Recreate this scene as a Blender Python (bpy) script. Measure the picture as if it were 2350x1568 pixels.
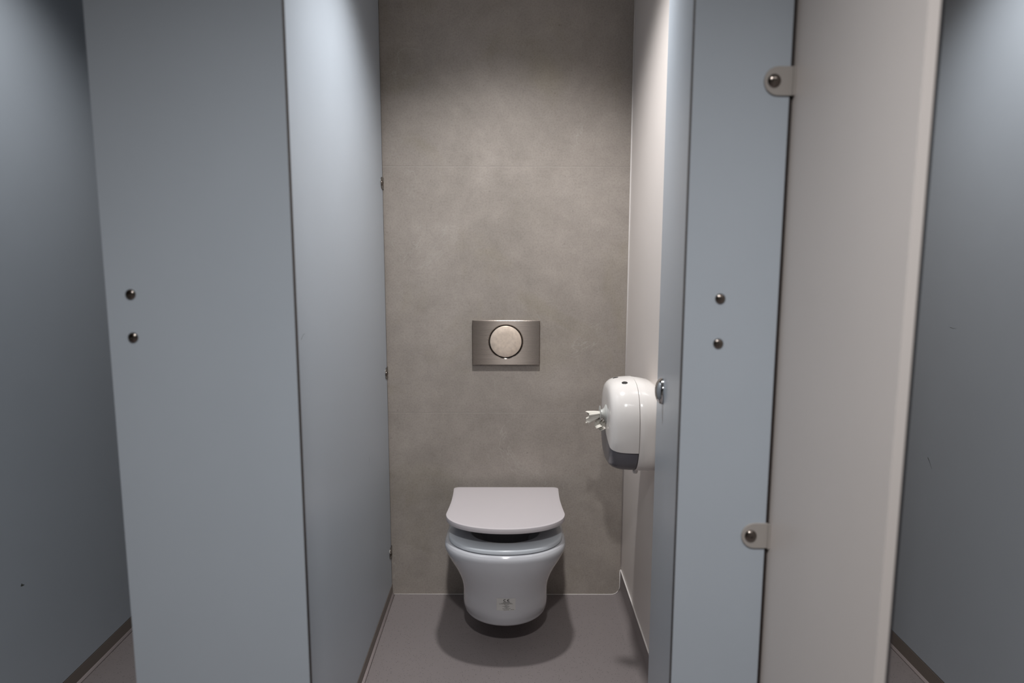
import bpy, bmesh, math, random
from mathutils import Vector, Matrix
from mathutils.bvhtree import BVHTree

random.seed(7)
scene = bpy.context.scene
for o in list(bpy.data.objects):
    bpy.data.objects.remove(o, do_unlink=True)
COL = scene.collection

# ------------------------------------------------------------------ camera
cam_data = bpy.data.cameras.new('camera')
cam_data.sensor_width = 36.0
cam_data.lens = 24.0
cam_data.clip_start = 0.02
cam_data.dof.use_dof = True
cam_data.dof.focus_distance = 2.20
cam_data.dof.aperture_fstop = 2.8
cam = bpy.data.objects.new('camera', cam_data)
COL.objects.link(cam)
PITCH, YAW, ROLL, CAM_H = 0.1368, 0.0013, 0.0019, 1.3288
cam.matrix_world = (Matrix.Translation((0, 0, CAM_H)) @ Matrix.Rotation(-YAW, 4, 'Z')
                    @ Matrix.Rotation(math.pi / 2 - PITCH, 4, 'X') @ Matrix.Rotation(ROLL, 4, 'Z'))
scene.camera = cam

# ------------------------------------------------------------------ world, colour management
world = bpy.data.worlds.new('world')
scene.world = world
world.use_nodes = True
world.node_tree.nodes['Background'].inputs[0].default_value = (0.8, 0.85, 0.9, 1)
world.node_tree.nodes['Background'].inputs[1].default_value = 0.02
vs = scene.view_settings
scene.display_settings.display_device = 'sRGB'
vs.view_transform = 'Standard'
vs.look = 'None'
vs.exposure = 0.0
vs.gamma = 1.0
vs.use_curve_mapping = False

# ------------------------------------------------------------------ plan (metres; camera stands over 0,0 and looks along +Y)
YB = 2.4817            # tiled back wall
XL, XR = -0.4562, 0.4252   # inner faces of the cubicle's two partitions
YF = 1.0701            # front face of the cubicle fronts
XLL, XRR = -1.3276, 1.2853  # far walls of the neighbouring cubicles
TH = 0.013             # laminate thickness
CEIL = 2.42
LAMP_Z = 2.37
TX = -0.0185           # toilet and flush plate centre

# (x, y, watts, half angle in degrees, blend)
CUBICLE_LAMP = (-0.01, 1.80, 86, 61, 0.92)
LEFT_LAMP = (-0.93, 1.66, 38, 61, 0.92)
RIGHT_LAMP = (0.93, 1.66, 46, 61, 0.92)
AISLE_LAMPS = [(-0.02, -0.05, 148, 70, 1.0)]
LAMP_COLOR = (1.0, 1.0, 1.0)

# ------------------------------------------------------------------ helpers
def link(name, mesh, mat, parent=None):
    o = bpy.data.objects.new(name, mesh)
    COL.objects.link(o)
    if mat is not None:
        for m in (mat if isinstance(mat, (list, tuple)) else [mat]):
            mesh.materials.append(m)
    if parent is not None:
        o.parent = parent
    return o


def world_origin(o):
    v = Vector((0, 0, 0))
    while o is not None:
        v += o.location
        o = o.parent
    return v


def obj(name, bm, mat, parent=None, origin=None, smooth=False, angle=None):
    """Link a bmesh given in world coordinates as one mesh object."""
    bmesh.ops.recalc_face_normals(bm, faces=bm.faces)
    me = bpy.data.meshes.new(name)
    bm.to_mesh(me)
    bm.free()
    base = world_origin(parent) if parent is not None else Vector((0, 0, 0))
    loc = Vector(origin) - base if origin is not None else Vector((0, 0, 0))
    me.transform(Matrix.Translation(-(base + loc)))
    if smooth:
        for p in me.polygons:
            p.use_smooth = True
        if angle is not None:
            me.set_sharp_from_angle(angle=math.radians(angle))
    o = link(name, me, mat, parent)
    o.location = loc
    return o


def thing(name, label, cat, loc, group=None):
    o = bpy.data.objects.new(name, None)
    o.empty_display_size = 0.05
    COL.objects.link(o)
    o.location = loc
    tag(o, label, cat, group)
    return o


def tag(o, label, cat, group=None):
    o['label'] = label
    o['category'] = cat
    if group:
        o['group'] = group
    return o


def struct(o):
    o['kind'] = 'structure'
    return o


def box(bm, x0, x1, y0, y1, z0, z1, bevel=0.0):
    r = bmesh.ops.create_cube(bm, size=1.0)
    vsx = r['verts']
    bmesh.ops.scale(bm, vec=(x1 - x0, y1 - y0, z1 - z0), verts=vsx)
    bmesh.ops.translate(bm, vec=((x0 + x1) / 2, (y0 + y1) / 2, (z0 + z1) / 2), verts=vsx)
    if bevel:
        es = list({e for v in vsx for e in v.link_edges})
        bmesh.ops.bevel(bm, geom=es, offset=bevel, segments=3, affect='EDGES', profile=0.5)
    return bm


def boxbm(*a, **k):
    return box(bmesh.new(), *a, **k)


def lathe(bm, prof, centre, axis, seg=40):
    """Revolve prof [(radius, height)] about axis through centre."""
    axis = Vector(axis).normalized()
    t = Vector((0, 0, 1)) if abs(axis.z) < 0.9 else Vector((1, 0, 0))
    u = axis.cross(t).normalized()
    v = axis.cross(u).normalized()
    c = Vector(centre)
    rings = []
    for r, h in prof:
        if r < 1e-7:
            rings.append([bm.verts.new(c + axis * h)])
        else:
            rings.append([bm.verts.new(c + axis * h + (u * math.cos(a) + v * math.sin(a)) * r)
                          for a in (2 * math.pi * i / seg for i in range(seg))])
    for a, b in zip(rings, rings[1:]):
        n = max(len(a), len(b))
        for i in range(n):
            j = (i + 1) % n
            if len(a) == 1 and len(b) > 1:
                bm.faces.new((a[0], b[i], b[j]))
            elif len(b) == 1 and len(a) > 1:
                bm.faces.new((a[i], b[0], a[j]))
            elif len(a) > 1:
                bm.faces.new((a[i], b[i], b[j], a[j]))
    return bm


def loft(bm, rings, cap0=True, cap1=True):
    vr = [[bm.verts.new(p) for p in r] for r in rings]
    n = len(vr[0])
    for a, b in zip(vr, vr[1:]):
        for i in range(n):
            j = (i + 1) % n
            bm.faces.new((a[i], a[j], b[j], b[i]))
    if cap0:
        bm.faces.new(list(reversed(vr[0])))
    if cap1:
        bm.faces.new(vr[-1])
    return vr


def prism_x(bm, prof, x0, x1):
    """prof: [(y, z)] closed polygon extruded along x."""
    loft(bm, [[(x0, y, z) for y, z in prof], [(x1, y, z) for y, z in prof]])
    return bm


def prism_y(bm, prof, y0, y1):
    """prof: [(x, z)] closed polygon extruded along y."""
    loft(bm, [[(x, y0, z) for x, z in prof], [(x, y1, z) for x, z in prof]])
    return bm


def prism_z(bm, prof, z0, z1):
    loft(bm, [[(x, y, z0) for x, y in prof], [(x, y, z1) for x, y in prof]])
    return bm


def tube(bm, pts, r, seg=8):
    pts = [Vector(p) for p in pts]
    rings = []
    for i, p in enumerate(pts):
        d = (pts[min(i + 1, len(pts) - 1)] - pts[max(i - 1, 0)]).normalized()
        t = Vector((0, 0, 1)) if abs(d.z) < 0.9 else Vector((1, 0, 0))
        u = d.cross(t).normalized()
        v = d.cross(u).normalized()
        rings.append([p + (u * math.cos(a) + v * math.sin(a)) * r for a in (2 * math.pi * k / seg for k in range(seg))])
    loft(bm, rings)
    return bm


# ------------------------------------------------------------------ materials
def new_mat(name):
    m = bpy.data.materials.new(name)
    m.use_nodes = True
    nt = m.node_tree
    return m, nt, nt.nodes['Principled BSDF']


def srgb(r, g, b):
    f = lambda c: (c / 255 / 12.92) if c / 255 <= 0.04045 else ((c / 255 + 0.055) / 1.055) ** 2.4
    return (f(r), f(g), f(b), 1.0)


def plain(name, col, rough=0.4, metal=0.0, spec=0.5, coat=0.0):
    m, nt, p = new_mat(name)
    p.inputs['Base Color'].default_value = col
    p.inputs['Roughness'].default_value = rough
    p.inputs['Metallic'].default_value = metal
    p.inputs['Specular IOR Level'].default_value = spec
    if coat:
        p.inputs['Coat Weight'].default_value = coat
        p.inputs['Coat Roughness'].default_value = 0.05
    return m


def laminate(name, col, rough=0.33, spec=0.5):
    """Compact laminate: very faint cloudiness of tone and an orange-peel micro bump."""
    m, nt, p = new_mat(name)
    N, L = nt.nodes, nt.links
    tc = N.new('ShaderNodeTexCoord')
    n1 = N.new('ShaderNodeTexNoise')
    n1.inputs['Scale'].default_value = 6.0
    n1.inputs['Detail'].default_value = 3.0
    L.new(tc.outputs['Object'], n1.inputs['Vector'])
    mx = N.new('ShaderNodeMixRGB')
    mx.inputs[1].default_value = tuple(c * 0.97 for c in col[:3]) + (1,)
    mx.inputs[2].default_value = tuple(min(1, c * 1.03) for c in col[:3]) + (1,)
    L.new(n1.outputs['Fac'], mx.inputs[0])
    L.new(mx.outputs[0], p.inputs['Base Color'])
    mr = N.new('ShaderNodeMapRange')
    mr.inputs['To Min'].default_value = rough - 0.03
    mr.inputs['To Max'].default_value = rough + 0.03
    L.new(n1.outputs['Fac'], mr.inputs['Value'])
    L.new(mr.outputs[0], p.inputs['Roughness'])
    p.inputs['Specular IOR Level'].default_value = spec
    n2 = N.new('ShaderNodeTexNoise')
    n2.inputs['Scale'].default_value = 900.0
    L.new(tc.outputs['Object'], n2.inputs['Vector'])
    b = N.new('ShaderNodeBump')
    b.inputs['Strength'].default_value = 0.04
    b.inputs['Distance'].default_value = 0.001
    L.new(n2.outputs['Fac'], b.inputs['Height'])
    L.new(b.outputs[0], p.inputs['Normal'])
    return m


def stone_tile():
    m, nt, p = new_mat('stone_tile')
    N, L = nt.nodes, nt.links
    tc = N.new('ShaderNodeTexCoord')

    def noise(scale, detail, rough, dist=0.0, off=(0, 0, 0)):
        mp = N.new('ShaderNodeMapping')
        mp.inputs['Location'].default_value = off
        L.new(tc.outputs['Object'], mp.inputs['Vector'])
        n = N.new('ShaderNodeTexNoise')
        n.inputs['Scale'].default_value = scale
        n.inputs['Detail'].default_value = detail
        n.inputs['Roughness'].default_value = rough
        n.inputs['Distortion'].default_value = dist
        L.new(mp.outputs[0], n.inputs['Vector'])
        return n.outputs['Fac']

    def ramp(src, stops):
        r = N.new('ShaderNodeValToRGB')
        e = r.color_ramp.elements
        e[0].position, e[0].color = stops[0]
        e[1].position, e[1].color = stops[-1]
        for pos, c in stops[1:-1]:
            k = e.new(pos)
            k.color = c
        L.new(src, r.inputs[0])
        return r.outputs[0]

    def mix(fac, a, b, mode='MIX'):
        x = N.new('ShaderNodeMixRGB')
        x.blend_type = mode
        for s, v in ((0, fac), (1, a), (2, b)):
            if isinstance(v, (float, int)):
                x.inputs[s].default_value = v
            elif isinstance(v, tuple):
                x.inputs[s].default_value = v
            else:
                L.new(v, x.inputs[s])
        return x.outputs[0]

    cloud = noise(2.1, 6, 0.62, 0.6)
    base = ramp(cloud, [(0.25, TILE_A), (0.5, TILE_B), (0.75, TILE_C)])
    olive = ramp(noise(3.2, 5, 0.6, 0.8, (6, 2, 5)), [(0.54, (0, 0, 0, 1)), (0.74, (0.55, 0.55, 0.55, 1))])
    base = mix(olive, base, TILE_OLIVE)
    mott = ramp(noise(11, 8, 0.72, 0.3, (3, 1, 7)), [(0.3, (0.89, 0.89, 0.89, 1)), (0.7, (1.09, 1.09, 1.09, 1))])
    base = mix(1.0, base, mott, 'MULTIPLY')
    grain = ramp(noise(160, 4, 0.7), [(0.28, (0.82, 0.82, 0.82, 1)), (0.5, (1, 1, 1, 1)), (0.75, (1.07, 1.07, 1.07, 1))])
    base = mix(1.0, base, grain, 'MULTIPLY')
    pits = ramp(noise(75, 3, 0.5, 0.2, (9, 4, 2)), [(0.68, (1, 1, 1, 1)), (0.78, (0.8, 0.8, 0.8, 1))])
    base = mix(1.0, base, pits, 'MULTIPLY')
    # pale hairline veins, broken up by a mask
    vsrc = noise(2.6, 5, 0.6, 1.6, (1.3, 5.1, 0.4))
    vein = ramp(vsrc, [(0.494, (0, 0, 0, 1)), (0.5, (1, 1, 1, 1)), (0.506, (0, 0, 0, 1))])
    mask = ramp(noise(3.3, 3, 0.5, 0, (8, 8, 3)), [(0.53, (0, 0, 0, 1)), (0.68, (0.5, 0.5, 0.5, 1))])
    vm = mix(1.0, vein, mask, 'MULTIPLY')
    base = mix(vm, base, (0.46, 0.43, 0.39, 1))
    vsrc2 = noise(5.0, 4, 0.6, 2.2, (4.3, 2.1, 6.4))
    vein2 = ramp(vsrc2, [(0.496, (0, 0, 0, 1)), (0.5, (1, 1, 1, 1)), (0.504, (0, 0, 0, 1))])
    mask2 = ramp(noise(4.0, 3, 0.5, 0, (2, 6, 1)), [(0.56, (0, 0, 0, 1)), (0.7, (0.4, 0.4, 0.4, 1))])
    base = mix(mix(1.0, vein2, mask2, 'MULTIPLY'), base, (0.46, 0.43, 0.39, 1))
    # horizontal joints, shaded upper edge and lit lower edge painted in
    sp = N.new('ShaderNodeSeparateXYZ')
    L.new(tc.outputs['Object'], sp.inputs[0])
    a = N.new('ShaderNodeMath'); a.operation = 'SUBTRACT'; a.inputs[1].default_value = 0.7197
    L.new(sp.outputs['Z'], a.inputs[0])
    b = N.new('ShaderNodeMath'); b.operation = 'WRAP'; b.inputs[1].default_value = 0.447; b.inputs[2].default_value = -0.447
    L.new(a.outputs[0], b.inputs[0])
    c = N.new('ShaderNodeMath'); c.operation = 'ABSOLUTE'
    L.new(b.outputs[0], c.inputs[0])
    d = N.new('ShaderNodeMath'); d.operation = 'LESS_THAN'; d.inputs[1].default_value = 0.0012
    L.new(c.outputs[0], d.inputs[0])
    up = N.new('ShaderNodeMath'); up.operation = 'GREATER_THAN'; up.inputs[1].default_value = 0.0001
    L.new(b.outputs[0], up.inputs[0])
    base = mix(d.outputs[0], base, mix(up.outputs[0], JOINT_LIT, JOINT_SHADE))
    L.new(base, p.inputs['Base Color'])
    p.inputs['Roughness'].default_value = 0.62
    p.inputs['Specular IOR Level'].default_value = 0.3
    bp = N.new('ShaderNodeBump')
    bp.inputs['Strength'].default_value = 0.12
    bp.inputs['Distance'].default_value = 0.002
    L.new(noise(160, 4, 0.7), bp.inputs['Height'])
    L.new(bp.outputs[0], p.inputs['Normal'])
    return m


def vinyl(name, col, rough=0.45):
    m, nt, p = new_mat(name)
    N, L = nt.nodes, nt.links
    tc = N.new('ShaderNodeTexCoord')
    base = None
    n = N.new('ShaderNodeTexNoise'); n.inputs['Scale'].default_value = 4; n.inputs['Detail'].default_value = 4
    L.new(tc.outputs['Object'], n.inputs['Vector'])
    mx = N.new('ShaderNodeMixRGB')
    mx.inputs[1].default_value = tuple(c * 0.95 for c in col[:3]) + (1,)
    mx.inputs[2].default_value = tuple(c * 1.05 for c in col[:3]) + (1,)
    L.new(n.outputs['Fac'], mx.inputs[0])
    base = mx.outputs[0]
    for scale, rad, keep, dark in ((230, 0.22, 0.84, 0.35), (120, 0.13, 0.78, 0.25), (160, 0.19, 0.82, 0.40), (200, 0.14, 0.93, 1.45)):
        v = N.new('ShaderNodeTexVoronoi')
        v.inputs['Scale'].default_value = scale
        L.new(tc.outputs['Object'], v.inputs['Vector'])
        lt = N.new('ShaderNodeMath'); lt.operation = 'LESS_THAN'; lt.inputs[1].default_value = rad
        L.new(v.outputs['Distance'], lt.inputs[0])
        sx = N.new('ShaderNodeSeparateXYZ')
        L.new(v.outputs['Color'], sx.inputs[0])
        gt = N.new('ShaderNodeMath'); gt.operation = 'GREATER_THAN'; gt.inputs[1].default_value = keep
        L.new(sx.outputs[0], gt.inputs[0])
        mu = N.new('ShaderNodeMath'); mu.operation = 'MULTIPLY'
        L.new(lt.outputs[0], mu.inputs[0]); L.new(gt.outputs[0], mu.inputs[1])
        m2 = N.new('ShaderNodeMixRGB')
        m2.inputs[2].default_value = tuple(min(1, c * dark) for c in col[:3]) + (1,)
        L.new(mu.outputs[0], m2.inputs[0]); L.new(base, m2.inputs[1])
        base = m2.outputs[0]
    L.new(base, p.inputs['Base Color'])
    p.inputs['Roughness'].default_value = rough
    p.inputs['Specular IOR Level'].default_value = 0.35
    return m


def steel(name, col, rough, aniso=0.0, smudge=0.0, brush=False):
    m, nt, p = new_mat(name)
    N, L = nt.nodes, nt.links
    p.inputs['Base Color'].default_value = col
    p.inputs['Metallic'].default_value = 1.0
    p.inputs['Roughness'].default_value = rough
    tc = N.new('ShaderNodeTexCoord')
    if aniso:
        p.inputs['Anisotropic'].default_value = aniso
        tg = N.new('ShaderNodeCombineXYZ')
        tg.inputs[2].default_value = 1.0
        L.new(tg.outputs[0], p.inputs['Tangent'])
    if brush:
        mp = N.new('ShaderNodeMapping'); mp.inputs['Scale'].default_value = (8, 8, 1500)
        L.new(tc.outputs['Object'], mp.inputs['Vector'])
        n = N.new('ShaderNodeTexNoise'); n.inputs['Scale'].default_value = 1.0; n.inputs['Detail'].default_value = 3
        L.new(mp.outputs[0], n.inputs['Vector'])
        r = N.new('ShaderNodeMapRange'); r.inputs['To Min'].default_value = rough - 0.04; r.inputs['To Max'].default_value = rough + 0.05
        L.new(n.outputs['Fac'], r.inputs['Value'])
        L.new(r.outputs[0], p.inputs['Roughness'])
        bp = N.new('ShaderNodeBump'); bp.inputs['Strength'].default_value = 1.0; bp.inputs['Distance'].default_value = 0.00002
        L.new(n.outputs['Fac'], bp.inputs['Height'])
        L.new(bp.outputs[0], p.inputs['Normal'])
    if smudge:
        n = N.new('ShaderNodeTexNoise'); n.inputs['Scale'].default_value = 75; n.inputs['Detail'].default_value = 5
        L.new(tc.outputs['Object'], n.inputs['Vector'])
        mx = N.new('ShaderNodeMixRGB')
        mx.inputs[1].default_value = tuple(c * (1 - smudge) for c in col[:3]) + (1,)
        mx.inputs[2].default_value = tuple(min(1, c * (1 + smudge)) for c in col[:3]) + (1,)
        L.new(n.outputs['Fac'], mx.inputs[0])
        L.new(mx.outputs[0], p.inputs['Base Color'])
    return m


def emit(name, col, strength):
    m, nt, p = new_mat(name)
    p.inputs['Base Color'].default_value = (0.8, 0.8, 0.8, 1)
    p.inputs['Emission Color'].default_value = col
    p.inputs['Emission Strength'].default_value = strength
    return m


TILE_A = srgb(145, 137, 129)
TILE_B = srgb(160, 151, 143)
TILE_C = srgb(173, 164, 156)
TILE_OLIVE = srgb(148, 139, 122)
JOINT_LIT = srgb(190, 182, 174)  # lower half of a joint: light catching the tile edge, painted
JOINT_SHADE = srgb(104, 97, 91)  # upper half of a joint: painted shade under the tile above

BLUE = laminate('blue_laminate', srgb(163, 170, 178), 0.34)
WHITE = laminate('white_laminate', srgb(216, 208, 203), 0.36)
EDGE_BAND = plain('white_edge_band', srgb(196, 189, 185), 0.4)
CORE = plain('black_core', srgb(38, 30, 27), 0.5)
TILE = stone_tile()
FLOOR = vinyl('speckled_vinyl', srgb(130, 122, 121))
SKIRT = plain('skirting_vinyl', srgb(112, 103, 96), 0.5)
BEAD = plain('sealant', srgb(222, 216, 212), 0.45)
CERAMIC = plain('ceramic', srgb(199, 199, 203), 0.12, coat=0.6)
PLASTIC = plain('seat_plastic', srgb(206, 199, 201), 0.22)
SEAT = plain('seat_plastic_blue_bounce', srgb(204, 208, 213), 0.22)  # the lid's plastic with bluish bounce light put into its colour
DISPENSER = plain('dispenser_plastic', srgb(225, 220, 216), 0.13)
GREY_PLASTIC = plain('grey_plastic', srgb(98, 97, 103), 0.28)
NOZZLE = plain('nozzle_plastic', srgb(186, 186, 182), 0.3)
TISSUE = plain('tissue', srgb(214, 209, 199), 0.9, spec=0.1)
DARK = plain('dark_plastic', srgb(40, 38, 38), 0.4)
BRUSHED = steel('brushed_steel', srgb(138, 129, 122), 0.27, aniso=1.0, brush=True)
BUTTON = steel('button_steel', srgb(236, 218, 203), 0.64, aniso=0.3, smudge=0.25)
CHROME = steel('chrome', srgb(200, 200, 200), 0.08)
SCREW = steel('screw_metal', srgb(120, 112, 106), 0.18)
BRACKET = plain('bracket_nickel', srgb(158, 152, 147), 0.4, metal=0.15)
BRACKET_STEEL = steel('bracket_steel', srgb(128, 124, 120), 0.3)
EDGE = steel('edge_strip_metal', srgb(110, 110, 114), 0.35)
STICKER = plain('sticker', srgb(214, 212, 208), 0.35)
INK = plain('print_ink', srgb(38, 36, 36), 0.6)
INK_PALE = plain('print_ink_small', srgb(110, 108, 104), 0.6)
PAINT = plain('white_paint', srgb(214, 212, 208), 0.7)
AISLE_PAINT = plain('grey_wall_paint', srgb(158, 156, 153), 0.7)
SCUFF = plain('scuff', srgb(70, 72, 66), 0.6)
LENS = emit('lamp_lens', (1.0, 0.96, 0.92, 1), 6.0)


# ------------------------------------------------------------------ lamps
def downlight(x, y, watts, half, blend, label):
    t = thing('downlight', label, 'downlight', (x, y, CEIL), 'recessed ceiling downlights')
    bm = lathe(bmesh.new(), [(0.062, 0.0), (0.062, -0.004), (0.050, -0.007), (0.045, -0.004), (0.045, 0.0)], (x, y, CEIL), (0, 0, 1))
    obj('trim_ring', bm, PAINT, t, smooth=True, angle=40)
    bm = lathe(bmesh.new(), [(0.0, -0.001), (0.0445, -0.001)], (x, y, CEIL), (0, 0, 1))
    obj('lens', bm, LENS, t)
    ld = bpy.data.lights.new('lamp', 'SPOT')
    ld.energy = watts
    ld.color = LAMP_COLOR
    ld.spot_size = math.radians(2 * half)
    ld.spot_blend = blend
    ld.shadow_soft_size = 0.045
    lo = bpy.data.objects.new('lamp', ld)
    COL.objects.link(lo)
    lo.parent = t
    lo.location = (0, 0, LAMP_Z - CEIL)


downlight(*CUBICLE_LAMP, 'round white recessed downlight in the ceiling above the toilet')
downlight(*LEFT_LAMP, 'round white recessed downlight in the ceiling of the cubicle to the left')
downlight(*RIGHT_LAMP, 'round white recessed downlight in the ceiling of the cubicle to the right')
for a in AISLE_LAMPS:
    downlight(*a, 'round white recessed downlight in the aisle ceiling in front of the cubicle')

# ------------------------------------------------------------------ room shell
RX0, RX1, RY0 = -2.3, 2.3, -1.3
struct(obj('floor', boxbm(RX0, RX1, RY0, YB, -0.05, 0.0), FLOOR))
struct(obj('ceiling', boxbm(RX0 - 0.1, RX1 + 0.1, RY0 - 0.1, YB + 0.1, CEIL, CEIL + 0.05), PAINT))
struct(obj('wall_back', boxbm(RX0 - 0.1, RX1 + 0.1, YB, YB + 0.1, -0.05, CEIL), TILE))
struct(obj('wall_left', boxbm(RX0 - 0.1, RX0, RY0, YB, -0.05, CEIL), AISLE_PAINT))
struct(obj('wall_right', boxbm(RX1, RX1 + 0.1, RY0, YB, -0.05, CEIL), AISLE_PAINT))
struct(obj('wall_front', boxbm(RX0 - 0.1, RX1 + 0.1, RY0 - 0.1, RY0, -0.05, CEIL), AISLE_PAINT))


def skirting(name, x_face, side, y0, y1, h):
    """Flat vinyl strip under a partition; side = +1 when the visible face looks to +x."""
    bm = bmesh.new()
    a, b = sorted((x_face + side * 0.001, x_face - side * (TH + 0.001)))
    box(bm, a, b, y0, y1, 0.0, h)
    s = struct(obj(name, bm, SKIRT))
    xf = x_face + side * 0.001
    prof = [(xf, 0.0), (xf + side * 0.008, 0.0), (xf + side * 0.005, 0.002), (xf + side * 0.002, 0.005), (xf, 0.008)]
    obj('sealant_bead', prism_y(bmesh.new(), prof, y0, y1), BEAD_SOFT, s, smooth=True)
    return s


BEAD_SOFT = plain('sealant_grey', srgb(160, 149, 148), 0.45)
SK = 0.043
skirting('baseboard_left', XL, 1, YF + TH, YB, SK)
skirting('baseboard_far_left', XLL, 1, YF, YB, SK + 0.002)
skirting('baseboard_far_right', XRR, -1, YF, YB, SK + 0.008)

# coved vinyl upstand along the right partition
R = 0.034
prof = [(XR - R, 0.0)]
for i in range(1, 9):
    a = i / 8 * math.pi / 2
    prof.append((XR - 0.0025 - (R - 0.0025) * (1 - math.sin(a)), R * (1 - math.cos(a))))
prof += [(XR - 0.0025, 0.099), (XR - 0.0003, 0.099), (XR - 0.0003, 0.0)]
cove = struct(obj('baseboard_right', prism_y(bmesh.new(), prof, YF + TH + 0.002, YB - 0.001), FLOOR, smooth=True, angle=50))
obj('capping_strip', boxbm(XR - 0.005, XR - 0.0003, YF + TH + 0.002, YB - 0.001, 0.099, 0.103, bevel=0.0008), BEAD, cove)
# white sealant along the foot of the tiled wall, turning up with the cove
pts = [(x, YB - 0.002, 0.0012) for x in (XL + 0.004, 0.0, XR - R - 0.004)]
for i in range(1, 9):
    a = i / 8 * math.pi / 2
    pts.append((XR - 0.005 - (R - 0.003) * (1 - math.sin(a)), YB - 0.002, 0.001 + R * (1 - math.cos(a))))
pts.append((XR - 0.005, YB - 0.002, 0.099))
struct(obj('trim_1', tube(bmesh.new(), pts, 0.0015), BEAD, smooth=True))
struct(obj('trim_2', tube(bmesh.new(), [(XR - 0.0015, YB - 0.0015, 0.104), (XR - 0.0015, YB - 0.0015, CEIL)], 0.0026), BEAD, smooth=True))


# ------------------------------------------------------------------ laminate panels
def panel(name, x0, x1, y0, y1, z0, z1, face_axis, face_mat, label, cat, edge_mat=None):
    bm = boxbm(x0, x1, y0, y1, z0, z1)
    for f in bm.faces:
        f.normal_update()
        f.material_index = 0 if abs(f.normal[face_axis]) > 0.9 else 1
    o = obj(name, bm, [face_mat, edge_mat or CORE], None, origin=((x0 + x1) / 2, (y0 + y1) / 2, z0))
    return tag(o, label, cat)


def dome_screw(parent, c, axis, r, h=0.0045, name='screw'):
    prof = [(r, 0.0)]
    for i in range(1, 8):
        a = i / 7 * math.pi / 2 * 0.86
        prof.append((r * math.cos(a), h * math.sin(a)))
    rr = prof[-1][0]
    prof += [(rr * 0.98, h * 0.55), (0.0, h * 0.5)]
    return obj(name, lathe(bmesh.new(), prof, c, axis, 32), SCREW, parent, smooth=True, angle=50)


left_front = panel('front_panel', -0.6349, -0.3408, YF, YF + TH, 0.0, CEIL, 1, BLUE,
                   'wide pale blue front panel left of the doorway, with two dome screws', 'panel')
dome_screw(left_front, (-0.5962, YF, 1.2549), (0, -1, 0), 0.0082)
dome_screw(left_front, (-0.5972, YF, 1.1867), (0, -1, 0), 0.0082)
pilaster = panel('front_panel', 0.2728, XR - 0.0065, YF, YF + TH, 0.0, CEIL, 1, BLUE,
                 'narrow pale blue front panel right of the doorway, clipped to the white partition', 'panel')
dome_screw(pilaster, (0.3281, YF, 1.2497), (0, -1, 0), 0.0082)
dome_screw(pilaster, (0.3279, YF, 1.1786), (0, -1, 0), 0.0082)


obj('gap_shade_strip', boxbm(XR - 0.0065, XR - 0.0002, YF + 0.003, YF + TH, 0.0, CEIL), CORE, pilaster)  # black strip standing in for the shade in the open gap


def tab_profile(length, half, n=10):
    """Rounded tab in its own plane: u from 0 (bend) to length (rounded tip)."""
    rad = half * 0.98
    pts = [(0.0, -half)]
    for i in range(n + 1):
        a = -math.pi / 2 + math.pi * i / n
        pts.append((length - rad + rad * math.cos(a), half * math.sin(a)))
    pts.append((0.0, half))
    return pts


def bracket(parent, corner, du, dn, length, half, leg2, t=0.003, mat=None):
    """Angle clip. corner: where the tab starts; du: along the tab; dn: out of the panel face."""
    c, du, dn = Vector(corner), Vector(du), Vector(dn)
    up = Vector((0, 0, 1))
    bm = bmesh.new()
    prof = tab_profile(length, half)
    a = [c + du * u + up * v for u, v in prof]
    b = [p + dn * t for p in a]
    m = [c + du * (u if i in (0, len(prof) - 1) else u - 0.0008) + up * v * 0.985 + dn * t for i, (u, v) in enumerate(prof)]
    mid = [p + dn * (t - 0.001) for p in a]
    loft(bm, [a, mid, m])
    # short return leg, bent out of the sheet at the corner
    k = [c + dn * s + du * q for s, q in ((0.0, 0.0), (leg2, 0.0), (leg2, t), (0.0, t))]
    lo = [p - up * half for p in k]
    hi = [p + up * half for p in k]
    loft(bm, [lo, hi])
    br = obj('bracket', bm, mat or BRACKET, parent, origin=tuple(c), smooth=True, angle=35)
    s = dome_screw(br, tuple(c + du * (length - half * 0.70) + dn * t), tuple(dn), 0.0100, 0.005)
    return br


for zc in (1.5775, 0.860):
    bracket(pilaster, (XR - 0.0006, YF, zc), (-1, 0, 0), (0, -1, 0), 0.0455, 0.0213, 0.006)

SKZ = SK + 0.003
left_part = panel('partition_panel', XL - TH, XL, YF + TH + 0.0005, YB - 0.012, SKZ, CEIL, 0, BLUE,
                  'pale blue side partition on the left of the toilet, clipped to the tiled wall', 'partition')
obj('gap_shade_strip', boxbm(XL - TH, XL - 0.001, YB - 0.012, YB - 0.0003, SKZ, CEIL), CORE, left_part)  # black filler that paints the shadow line between partition and tiled wall
for zc in (1.553, 0.872, 0.178):
    bracket(left_part, (XL, YB - 0.0005, zc), (0, -1, 0), (1, 0, 0), 0.046, 0.0213, 0.002, 0.002, BRACKET_STEEL)

WY0 = 0.7365
white_part = panel('partition_panel', XR, XR + TH, WY0, YB, 0.0, CEIL, 0, WHITE,
                   'white side partition on the right, running forward past the blue cubicle front', 'partition', EDGE_BAND)
obj('edge_strip', boxbm(XR + TH, XR + TH + 0.0035, WY0, WY0 + 0.02, 0.0, CEIL), EDGE, white_part)

far_left = panel('partition_panel', XLL - TH, XLL, YF - 0.02, YB - 0.002, SKZ + 0.002, CEIL, 0, BLUE,
                 'shadowed blue partition of the next cubicle at the left edge of the picture', 'partition')
far_right = panel('partition_panel', XRR, XRR + TH, YF - 0.02, YB - 0.002, SKZ + 0.008, CEIL, 0, BLUE,
                  'blue partition of the next cubicle at the right edge, beyond the white partition', 'partition')


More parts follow.
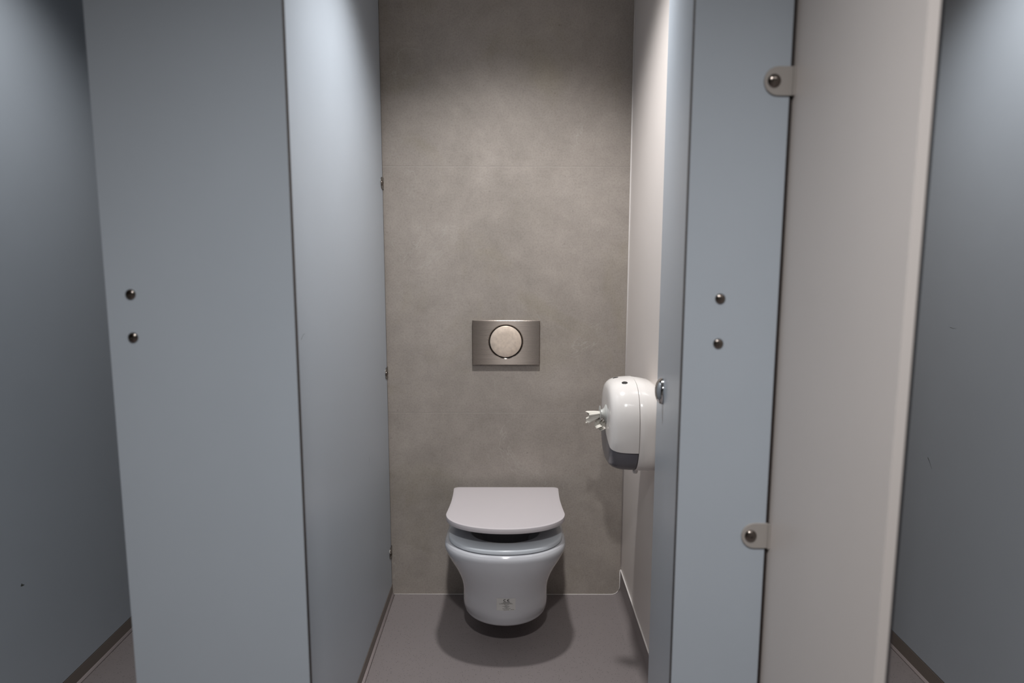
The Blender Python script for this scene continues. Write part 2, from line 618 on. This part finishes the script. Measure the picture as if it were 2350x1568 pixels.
def scuff(parent, pts, axis_out, w):
    """Thin rubbed mark lying on a panel face; pts in world coordinates on that face."""
    out = Vector(axis_out)
    bm = bmesh.new()
    P = [Vector(p) + out * 0.0002 for p in pts]
    L, Rr = [], []
    for i, p in enumerate(P):
        d = (P[min(i + 1, len(P) - 1)] - P[max(i - 1, 0)]).normalized()
        s = d.cross(out).normalized()
        ww = w * (1 - 0.8 * i / (len(P) - 1))
        L.append(bm.verts.new(p + s * ww)); Rr.append(bm.verts.new(p - s * ww))
    for i in range(len(P) - 1):
        bm.faces.new((L[i], L[i + 1], Rr[i + 1], Rr[i]))
    return obj('scuff_mark', bm, SCUFF, parent)


scuff(far_right, [(XRR, 2.035, 0.690), (XRR, 2.025, 0.680), (XRR, 2.010, 0.660)], (-1, 0, 0), 0.0013)
scuff(far_right, [(XRR, 1.985, 1.100), (XRR, 1.970, 1.098), (XRR, 1.955, 1.100)], (-1, 0, 0), 0.0005)
scuff(far_left, [(XLL, 1.745, 0.420), (XLL, 1.750, 0.416), (XLL, 1.757, 0.414)], (1, 0, 0), 0.004)
scuff(left_part, [(XL, 1.47, 1.130), (XL, 1.485, 1.138), (XL, 1.50, 1.140)], (1, 0, 0), 0.0007)
scuff(left_part, [(XL, 2.125, 0.660), (XL, 2.13, 0.640), (XL, 2.128, 0.628)], (1, 0, 0), 0.0007)

# ------------------------------------------------------------------ cubicle door, swung inwards
HX, HY = 0.2785, YF + TH + 0.004
FX, FY = 0.3640, 1.6680
dv = Vector((FX - HX, FY - HY, 0)); DW = dv.length; dv.normalize()
dnrm = Vector((-dv.y, dv.x, 0))         # out of the visible face, towards the toilet
if dnrm.x > 0:
    dnrm = -dnrm
door = thing('cubicle_door', 'pale blue cubicle door swung open inwards against the right side', 'door', (HX, HY, 0.0))
bm = bmesh.new()
h = Vector((HX, HY, 0))
corner = [h, h + dv * DW, h + dv * DW - dnrm * TH, h - dnrm * TH]
loft(bm, [[c + Vector((0, 0, 0.12)) for c in corner], [c + Vector((0, 0, 2.10)) for c in corner]])
bm.normal_update()
for f in bm.faces:
    f.material_index = 0 if abs(f.normal.dot(dnrm)) > 0.9 else 1
obj('leaf', bm, [BLUE, CORE], door)
kc = h + dv * ((1.485 - HY) / dv.y) + Vector((0, 0, 1.014))
prof = [(0.0292, 0.0), (0.0297, 0.0022)]
for i in range(1, 12):
    a = i / 11 * math.pi / 2
    prof.append((0.0289 * math.cos(a), 0.003 + 0.0150 * math.sin(a)))
knob = obj('lock_knob', lathe(bmesh.new(), prof, kc, dnrm, 48), CHROME, door, smooth=True, angle=50)
for hz in (0.35, 1.0, 1.75):
    bm = lathe(bmesh.new(), [(0, -0.03), (0.006, -0.03), (0.006, 0.03), (0, 0.03)], (HX + 0.006, HY + 0.004, hz), (0, 0, 1), 16)
    bmesh.ops.translate(bm, vec=-dnrm * 0.016, verts=bm.verts)
    obj('hinge', bm, SCREW, door, smooth=True, angle=40)

# ------------------------------------------------------------------ flush plate
FZ = 0.984
plate = thing('flush_plate', 'rectangular brushed steel flush plate on the tiled wall above the toilet', 'flush plate', (TX, YB, FZ - 0.082))
BZ = 0.9885
BX = TX - 0.001


def rect_pts(n, hw, hh, cx, cz, bx, bz):
    """Points of a rectangle outline at the angles of an n-gon round (bx, bz)."""
    out = []
    for i in range(n):
        a = 2 * math.pi * i / n
        dx, dz = math.cos(a), math.sin(a)
        ts = []
        if abs(dx) > 1e-9:
            ts.append(((cx + math.copysign(hw, dx)) - bx) / dx)
        if abs(dz) > 1e-9:
            ts.append(((cz + math.copysign(hh, dz)) - bz) / dz)
        t = min(ts)
        out.append((bx + dx * t, bz + dz * t))
    # pull the nearest samples onto the corners
    for sx in (-1, 1):
        for sz in (-1, 1):
            c = (cx + sx * hw, cz + sz * hh)
            k = min(range(n), key=lambda i: (out[i][0] - c[0]) ** 2 + (out[i][1] - c[1]) ** 2)
            out[k] = c
    return out


N = 96
circ = lambda r: [(BX + r * math.cos(2 * math.pi * i / N), BZ + r * math.sin(2 * math.pi * i / N)) for i in range(N)]
yf = YB - 0.0125
P3 = lambda pts, y: [(x, y, z) for x, z in pts]
bm = bmesh.new()
loft(bm, [P3(rect_pts(N, 0.1222, 0.0812, TX, FZ, BX, BZ), YB - 0.0002),
          P3(rect_pts(N, 0.1230, 0.0820, TX, FZ, BX, BZ), YB - 0.0030),
          P3(rect_pts(N, 0.1230, 0.0820, TX, FZ, BX, BZ), yf + 0.0016),
          P3(rect_pts(N, 0.1214, 0.0804, TX, FZ, BX, BZ), yf),
          P3(circ(0.0640), yf),
          P3(circ(0.0615), yf + 0.0022),
          P3(circ(0.0610), yf + 0.0080)], cap0=False, cap1=False)
obj('cover_plate', bm, BRUSHED, plate, smooth=True, angle=25)
obj('recess', lathe(bmesh.new(), [(0.0612, 0), (0.0, 0)], (BX, yf + 0.0078, BZ), (0, -1, 0), 64), DARK, plate)
obj('push_button', lathe(bmesh.new(), [(0.0576, -0.007), (0.0578, 0.0), (0.0572, 0.0010), (0.0558, 0.0016), (0.03, 0.0024), (0, 0.0026)],
                         (BX, yf + 0.0010, BZ), (0, -1, 0), 64), BUTTON, plate, smooth=True, angle=50)

# ------------------------------------------------------------------ toilet
toilet = thing('toilet', 'white wall-hung toilet with its flat lid raised a little above the seat', 'toilet', (TX, YB - 0.25, 0.0))


def lerp_table(tab, z):
    for (a, b) in zip(tab, tab[1:]):
        if a[0] >= z >= b[0]:
            t = (a[0] - z) / (a[0] - b[0])
            t = t
            return [a[i] + (b[i] - a[i]) * t for i in range(1, len(a))]
    return list(tab[-1][1:]) if z < tab[-1][0] else list(tab[0][1:])


def smooth_table(tab, z):
    """Catmull-Rom through rows (z descending)."""
    rows = tab
    for i in range(len(rows) - 1):
        if rows[i][0] >= z >= rows[i + 1][0]:
            p0 = rows[max(i - 1, 0)]; p1 = rows[i]; p2 = rows[i + 1]; p3 = rows[min(i + 2, len(rows) - 1)]
            t = (p1[0] - z) / (p1[0] - p2[0])
            out = []
            for k in range(1, len(p1)):
                h = p2[0] - p1[0]
                m1 = (p2[k] - p0[k]) / (p2[0] - p0[0]) * h
                m2 = (p3[k] - p1[k]) / (p3[0] - p1[0]) * h
                out.append((2 * t**3 - 3 * t**2 + 1) * p1[k] + (t**3 - 2 * t**2 + t) * m1 + (-2 * t**3 + 3 * t**2) * p2[k] + (t**3 - t**2) * m2)
            return out
    return list(rows[-1][1:]) if z < rows[-1][0] else list(rows[0][1:])


def outline(w, yfr, ytan, yback, wb, n=2.2, nf=48, ns=10, corner=0.0):
    """D outline, counter-clockwise seen from above, starting at the back left."""
    pts = []
    for i in range(ns):
        t = i / ns
        y = yback + (ytan - yback) * t
        s = t * t * (3 - 2 * t)
        pts.append((-(wb + (w - wb) * s), y))
    for i in range(nf + 1):
        a = math.pi * i / nf
        c, s = math.cos(a), math.sin(a)
        x = -w * math.copysign(abs(c) ** (2 / n), c)
        y = ytan - (ytan - yfr) * abs(s) ** (2 / n)
        pts.append((x, y))
    for i in range(ns - 1, -1, -1):
        t = i / ns
        y = yback + (ytan - yback) * t
        s = t * t * (3 - 2 * t)
        pts.append(((wb + (w - wb) * s), y))
    return pts


# z, half width, front y, tangent y, half width at the wall, exponent
PAN = [(0.383, 0.1940, 1.990, 2.150, 0.184, 2.2),
       (0.374, 0.1985, 1.985, 2.150, 0.186, 2.2),
       (0.360, 0.1985, 1.985, 2.150, 0.186, 2.2),
       (0.330, 0.1860, 1.992, 2.155, 0.176, 2.2),
       (0.295, 0.1670, 2.005, 2.160, 0.162, 2.2),
       (0.265, 0.1540, 2.018, 2.165, 0.152, 2.2),
       (0.237, 0.1455, 2.030, 2.170, 0.145, 2.2),
       (0.208, 0.1410, 2.042, 2.175, 0.141, 2.2),
       (0.180, 0.1405, 2.053, 2.180, 0.141, 2.2),
       (0.140, 0.1425, 2.066, 2.200, 0.143, 2.1),
       (0.118, 0.1410, 2.075, 2.215, 0.142, 2.0),
       (0.104, 0.1370, 2.083, 2.220, 0.139, 2.0),
       (0.098, 0.1300, 2.094, 2.225, 0.132, 2.0)]
zs = []
for a, b in zip(PAN, PAN[1:]):
    for k in range(4):
        zs.append(a[0] + (b[0] - a[0]) * k / 4)
zs.append(PAN[-1][0])
rings = []
YW = YB - 0.0005
for z in reversed(zs):
    w, yfr, yt, wb, n = smooth_table(PAN, z)
    rings.append([(TX + x, y, z) for x, y in outline(w, yfr, yt, YW, wb, n)])
# over the rim and down into the bowl
def ring_at(w, yfr, yt, yb, wb, z, n=2.2):
    return [(TX + x, y, z) for x, y in outline(w, yfr, yt, yb, wb, n)]
rings += [ring_at(0.1895, 1.9945, 2.150, YW, 0.180, 0.3845),
          ring_at(0.150, 2.030, 2.165, YW - 0.06, 0.130, 0.384),
          ring_at(0.138, 2.042, 2.170, YW - 0.10, 0.105, 0.380),
          ring_at(0.132, 2.050, 2.175, YW - 0.11, 0.098, 0.350),
          ring_at(0.105, 2.090, 2.200, YW - 0.14, 0.075, 0.260),
          ring_at(0.060, 2.160, 2.230, YW - 0.18, 0.045, 0.190)]
bm = bmesh.new()
loft(bm, rings)
pan_bvh = BVHTree.FromBMesh(bm)
obj('pan', bm, CERAMIC, toilet, smooth=True, angle=45)

# seat ring
SX = TX + 0.001
so = lambda d, z: [(SX + x, y, z) for x, y in outline(0.1870 - d, 1.998 + d, 2.150, 2.430 - d, 0.165 - d)]
si = lambda d, z: [(SX + x, y, z) for x, y in outline(0.115 - d, 2.066 + d, 2.180, 2.375 - d, 0.090 - d)]
bm = bmesh.new()
R_ = [so(0.003, 0.3865), so(0.0, 0.3885), so(0.0, 0.3965), so(0.002, 0.4000), so(0.006, 0.4015), so(0.030, 0.4030),
      si(-0.010, 0.4005), si(-0.003, 0.398), si(0.0, 0.394), si(-0.002, 0.3865)]
R_.append(R_[0])
vr = loft(bm, R_, cap0=False, cap1=False)
bmesh.ops.remove_doubles(bm, verts=bm.verts, dist=1e-5)
obj('seat', bm, SEAT, toilet, smooth=True, angle=45)

# lid: flat D with rounded rear corners, hovering on its hinge
def lid_outline(d):
    w, yfr, yt, yb = 0.1945 - d, 1.995 + d, 2.145, 2.440 - d
    rc = 0.020
    pts = []
    for i in range(7):
        a = math.pi / 2 + math.pi / 2 * i / 6
        pts.append((-(w - 0.002 - rc) + rc * math.cos(a), yb - rc + rc * math.sin(a)))
    for t in (0.15, 0.3, 0.45, 0.6, 0.75, 0.9):
        y = (yb - rc) + (yt - yb + rc) * t
        pts.append((-(w - 0.0045 * math.sin(math.pi * t) - 0.002 * (1 - t)), y))
    nf = 48
    for i in range(nf + 1):
        a = math.pi * i / nf
        c, s = math.cos(a), math.sin(a)
        pts.append((-w * math.copysign(abs(c) ** (2 / 2.1), c), yt - (yt - yfr) * abs(s) ** (2 / 2.1)))
    for t in (0.9, 0.75, 0.6, 0.45, 0.3, 0.15):
        y = (yb - rc) + (yt - yb + rc) * t
        pts.append(((w - 0.0045 * math.sin(math.pi * t) - 0.002 * (1 - t)), y))
    for i in range(7):
        a = 0 + math.pi / 2 * i / 6
        pts.append(((w - 0.002 - rc) + rc * math.cos(a), yb - rc + rc * math.sin(a)))
    return pts


LS = 0.058
lz = lambda y, off: 0.4468 + (2.440 - y) * LS + off
lid_ring = lambda d, off: [(SX + x, y, lz(y, off)) for x, y in lid_outline(d)]
bm = bmesh.new()
loft(bm, [lid_ring(0.010, -0.0150), lid_ring(0.0012, -0.0165), lid_ring(0.0003, -0.0160), lid_ring(0.0, -0.0150), lid_ring(0.0, -0.0012),
          lid_ring(0.0003, -0.0004), lid_ring(0.0012, 0.0), lid_ring(0.012, 0.0002)])
obj('lid', bm, PLASTIC, toilet, smooth=True, angle=30)
for sx in (-1, 1):
    bm = bmesh.new()
    box(bm, SX + sx * 0.08 - 0.022, SX + sx * 0.08 + 0.022, 2.395, 2.432, 0.384, 0.4335, bevel=0.004)
    obj('hinge', bm, PLASTIC, toilet, smooth=True, angle=40)

# sticker on the front of the pan, wrapped onto the glaze
ST_X0, ST_X1, ST_Z0, ST_Z1 = -0.0450, 0.0156, 0.1725, 0.2255


def on_pan(u, v, off):
    x = ST_X0 + (ST_X1 - ST_X0) * u
    z = ST_Z1 + (ST_Z0 - ST_Z1) * v
    hit = pan_bvh.ray_cast(Vector((x, 1.2, z)), Vector((0, 1, 0)))
    return hit[0] + Vector((0, -off, 0))


bm = bmesh.new()
NU, NV = 16, 10
grid = [[bm.verts.new(on_pan(i / NU, j / NV, 0.0004)) for i in range(NU + 1)] for j in range(NV + 1)]
for j in range(NV):
    for i in range(NU):
        bm.faces.new((grid[j][i], grid[j][i + 1], grid[j + 1][i + 1], grid[j + 1][i]))
sticker = obj('sticker', bm, STICKER, toilet, smooth=True)
sticker['label'] = 'small pale printed sticker on the front of the pan'


def quad_strip(bm, pts_a, pts_b):
    a = [bm.verts.new(on_pan(u, v, 0.0007)) for u, v in pts_a]
    b = [bm.verts.new(on_pan(u, v, 0.0007)) for u, v in pts_b]
    for i in range(len(a) - 1):
        bm.faces.new((a[i], a[i + 1], b[i + 1], b[i]))


bm = bmesh.new()
ASP = (ST_X1 - ST_X0) / (ST_Z1 - ST_Z0)
def arc(cu, cv, ro, ri, a0, a1, n=24):
    A, B = [], []
    for i in range(n + 1):
        a = math.radians(a0 + (a1 - a0) * i / n)
        A.append((cu + ro * math.cos(a) / ASP, cv - ro * math.sin(a)))
        B.append((cu + ri * math.cos(a) / ASP, cv - ri * math.sin(a)))
    quad_strip(bm, A, B)
arc(0.455, 0.17, 0.105, 0.068, 70, 290)
arc(0.645, 0.17, 0.105, 0.068, 70, 290)
quad_strip(bm, [(0.555, 0.153), (0.640, 0.153)], [(0.555, 0.187), (0.640, 0.187)])


def letters(text, u0, u1, v0, v1):
    cd = bpy.data.curves.new('lettering', 'FONT')
    cd.body = text
    cd.align_x = 'LEFT'
    cd.offset = 0.025
    to = bpy.data.objects.new('lettering', cd)
    COL.objects.link(to)
    dg = bpy.context.evaluated_depsgraph_get()
    me = bpy.data.meshes.new_from_object(to.evaluated_get(dg))
    bpy.data.objects.remove(to)
    xs = [v.co.x for v in me.vertices]; ys = [v.co.y for v in me.vertices]
    x0, x1, y0, y1 = min(xs), max(xs), min(ys), max(ys)
    vs_ = [bm.verts.new(on_pan(u0 + (u1 - u0) * (v.co.x - x0) / (x1 - x0), v1 + (v0 - v1) * (v.co.y - y0) / (y1 - y0), 0.0007)) for v in me.vertices]
    for p in me.polygons:
        try:
            bm.faces.new([vs_[i] for i in p.vertices])
        except ValueError:
            pass


letters('TOTO', 0.335, 0.70, 0.295, 0.365)
obj('bold_print', bm, INK, sticker)
bm = bmesh.new()
for u0, u1, v in ((.25, .79, .40), (.14, .86, .458), (.40, .64, .53), (.47, .56, .59), (.31, .69, .655), (.40, .64, .715), (.48, .57, .78), (.31, .73, .838), (.36, .65, .935), (.75, .94, .925)):
    u = u0
    while u < u1:                       # unreadable small print: word-length dashes
        e = min(u1, u + random.uniform(0.035, 0.09))
        quad_strip(bm, [(u, v - 0.014), ((u + e) / 2, v - 0.014), (e, v - 0.014)], [(u, v + 0.014), ((u + e) / 2, v + 0.014), (e, v + 0.014)])
        u = e + 0.012
obj('small_print', bm, INK_PALE, sticker)

# ------------------------------------------------------------------ paper dispenser
DY, DZ = 1.985, 0.812
disp = thing('toilet_paper_dispenser', 'white rounded toilet paper dispenser with grey base on the right partition', 'dispenser', (XR, DY, DZ - 0.136))
NA = 72


def d_ring(x, sa, sb, dz=0.0, n=2.7):
    out = []
    for i in range(NA):
        a = 2 * math.pi * i / NA
        c, s = math.cos(a), math.sin(a)
        out.append((x, DY + 0.130 * sa * math.copysign(abs(c) ** (2 / n), c), DZ + dz + 0.136 * sb * math.copysign(abs(s) ** (2 / n), s)))
    return out


bm = bmesh.new()
loft(bm, [d_ring(XR - 0.0003, 0.90, 0.925, -0.010), d_ring(0.418, 0.935, 0.945, -0.007), d_ring(0.405, 0.965, 0.968, -0.004), d_ring(0.385, 0.985, 0.985, -0.002), d_ring(0.3635, 0.99, 0.99), d_ring(0.3615, 0.982, 0.982)])
obj('base', bm, DISPENSER, disp, smooth=True, angle=40)


def shell():
    b = bmesh.new()
    loft(b, [d_ring(0.3600, 0.97, 0.97), d_ring(0.3600, 0.993, 0.993), d_ring(0.3590, 1.0, 1.0), d_ring(0.345, 0.998, 0.998), d_ring(0.325, 0.988, 0.988), d_ring(0.310, 0.968, 0.968), d_ring(0.2985, 0.935, 0.935),
             d_ring(0.2895, 0.885, 0.885), d_ring(0.2845, 0.83, 0.83), d_ring(0.2820, 0.76, 0.76), d_ring(0.2808, 0.6, 0.6), d_ring(0.2800, 0.3, 0.3)])
    return b


Z_EDGE, Z_MID = 0.752, 0.795
half = 0.130
slope = (Z_MID - Z_EDGE) / half


def cut(b, co, no, fill=True):
    g = bmesh.ops.bisect_plane(b, geom=b.verts[:] + b.edges[:] + b.faces[:], plane_co=co, plane_no=no, clear_outer=True)
    if fill:
        ed = [e for e in g['geom_cut'] if isinstance(e, bmesh.types.BMEdge)]
        bmesh.ops.edgeloop_fill(b, edges=ed)


# cover: two halves cut on the slanted lower edge, joined at the centre line
cover_bm = bmesh.new()
for s in (-1, 1):
    b = shell()
    cut(b, (0, DY, Z_MID + 0.0008), (0, -s * slope, -1), True)
    cut(b, (0, DY, 0), (0, -s, 0), False)
    me = bpy.data.meshes.new('tmp')
    b.to_mesh(me); b.free()
    cover_bm.from_mesh(me)
    bpy.data.meshes.remove(me)
bmesh.ops.remove_doubles(cover_bm, verts=cover_bm.verts, dist=1e-5)
cov_bvh = BVHTree.FromBMesh(cover_bm)
obj('cover', cover_bm, DISPENSER, disp, smooth=True, angle=40)
tray = shell()
bmesh.ops.scale(tray, vec=(1, 0.965, 0.985), verts=tray.verts, space=Matrix.Translation((0, -DY, -DZ)))
for s in (-1, 1):
    cut(tray, (0, DY, Z_MID - 0.0008), (0, s * slope, 1), True)
obj('lower_tray', tray, GREY_PLASTIC, disp, smooth=True, angle=40)['label'] = 'grey translucent lower tray'


def on_cover(x, ang):
    d = Vector((0, math.cos(ang), math.sin(ang)))
    hit = cov_bvh.ray_cast(Vector((x, DY, DZ)) + d * 0.4, -d)
    return hit[0], hit[1]


p, n = on_cover(0.328, math.radians(111))
if n.z < 0:
    n = -n
obj('lock', lathe(bmesh.new(), [(0.0085, -0.001), (0.0085, 0.0006), (0.007, 0.001), (0.0, 0.0004)], p, n, 24), DARK, disp, smooth=True)
p, n = on_cover(0.313, math.radians(79))
if n.z < 0:
    n = -n
obj('refill_window', lathe(bmesh.new(), [(0.0085, -0.0012), (0.0085, 0.0003), (0.0075, 0.0006), (0.0, 0.0007)], p, n, 24), DARK, disp, smooth=True)
obj('latch', lathe(bmesh.new(), [(0, -0.006), (0.006, -0.005), (0.008, 0.0), (0.007, 0.008), (0, 0.008)], (0.366, DY - 0.045, DZ - 0.136), (0, 0, 1), 20), DISPENSER, disp, smooth=True)
NZY, NZZ = 1.968, 0.843
obj('nozzle', lathe(bmesh.new(), [(0.028, -0.001), (0.027, 0.001), (0.020, 0.004), (0.014, 0.009), (0.013, 0.013), (0.0125, 0.0155),
                                  (0.024, 0.0172), (0.0245, 0.0180), (0.023, 0.0186), (0.0085, 0.0185), (0.007, 0.014), (0, 0.014)],
                    (0.2800, NZY, NZZ), (-1, 0, 0), 40), NOZZLE, disp, smooth=True, angle=50)

# tissue pulled through the nozzle
paper = thing('toilet_paper', 'twisted end of white toilet tissue hanging out of the dispenser nozzle', 'toilet paper', (0.262, NZY, NZZ))
bm = bmesh.new()
rings = []
SEG = 48
for k in range(13):
    t = k / 12
    x = 0.270 - 0.044 * t
    cy = NZY - 0.006 * t
    cz = NZZ - 0.010 * t
    r = 0.0050 + 0.0115 * (t ** 0.7)
    ring = []
    for i in range(SEG):
        a = 2 * math.pi * i / SEG
        w = 1 + (0.20 * math.sin(5 * a + 1.0) + 0.12 * math.sin(9 * a + 2.2 + 2 * t)) * (0.4 + 0.6 * t)
        dx = 0.005 * t * math.sin(3 * a + 0.6) + 0.0028 * t * math.sin(7 * a)
        ring.append((x + dx, cy + r * 0.75 * w * math.cos(a), cz + r * w * math.sin(a)))
    rings.append(ring)
for k in range(11, 3, -1):              # inner skin of the rolled end
    t = k / 12
    rings.append([(x * 0 + 0.270 - 0.044 * t + 0.002, NZY - 0.006 * t + (y - (NZY - 0.006 * t)) * 0.88, NZZ - 0.010 * t + (z - (NZZ - 0.010 * t)) * 0.88)
                  for x, y, z in rings[k]])
loft(bm, rings, cap0=True, cap1=True)
obj('rolled_end', bm, TISSUE, paper, smooth=True, angle=70)
bm = bmesh.new()
for q in range(5):                      # crumpled folds below the nozzle
    n = 16
    A, B = [], []
    ph = random.uniform(0, 6)
    for i in range(n + 1):
        t = i / n
        a = -0.6 + 2.6 * t
        rad = 0.018 + 0.0028 * q
        y = NZY - 0.014 + rad * math.cos(a) * 0.8 - 0.004
        z = NZZ - 0.036 - rad * 0.55 * math.sin(a) + 0.0035 * q
        xx = 0.263 - 0.0035 * q + 0.003 * math.sin(7 * t + ph)
        A.append(bm.verts.new((xx, y, z + 0.0015 * math.sin(11 * t + ph))))
        B.append(bm.verts.new((xx + 0.015, y + 0.003, z + 0.005 + 0.0015 * math.sin(9 * t + ph))))
    for i in range(n):
        bm.faces.new((A[i], A[i + 1], B[i + 1], B[i]))
o = obj('crumpled_fold', bm, TISSUE, paper, smooth=True)
md = o.modifiers.new('thickness', 'SOLIDIFY')
md.thickness = 0.0012
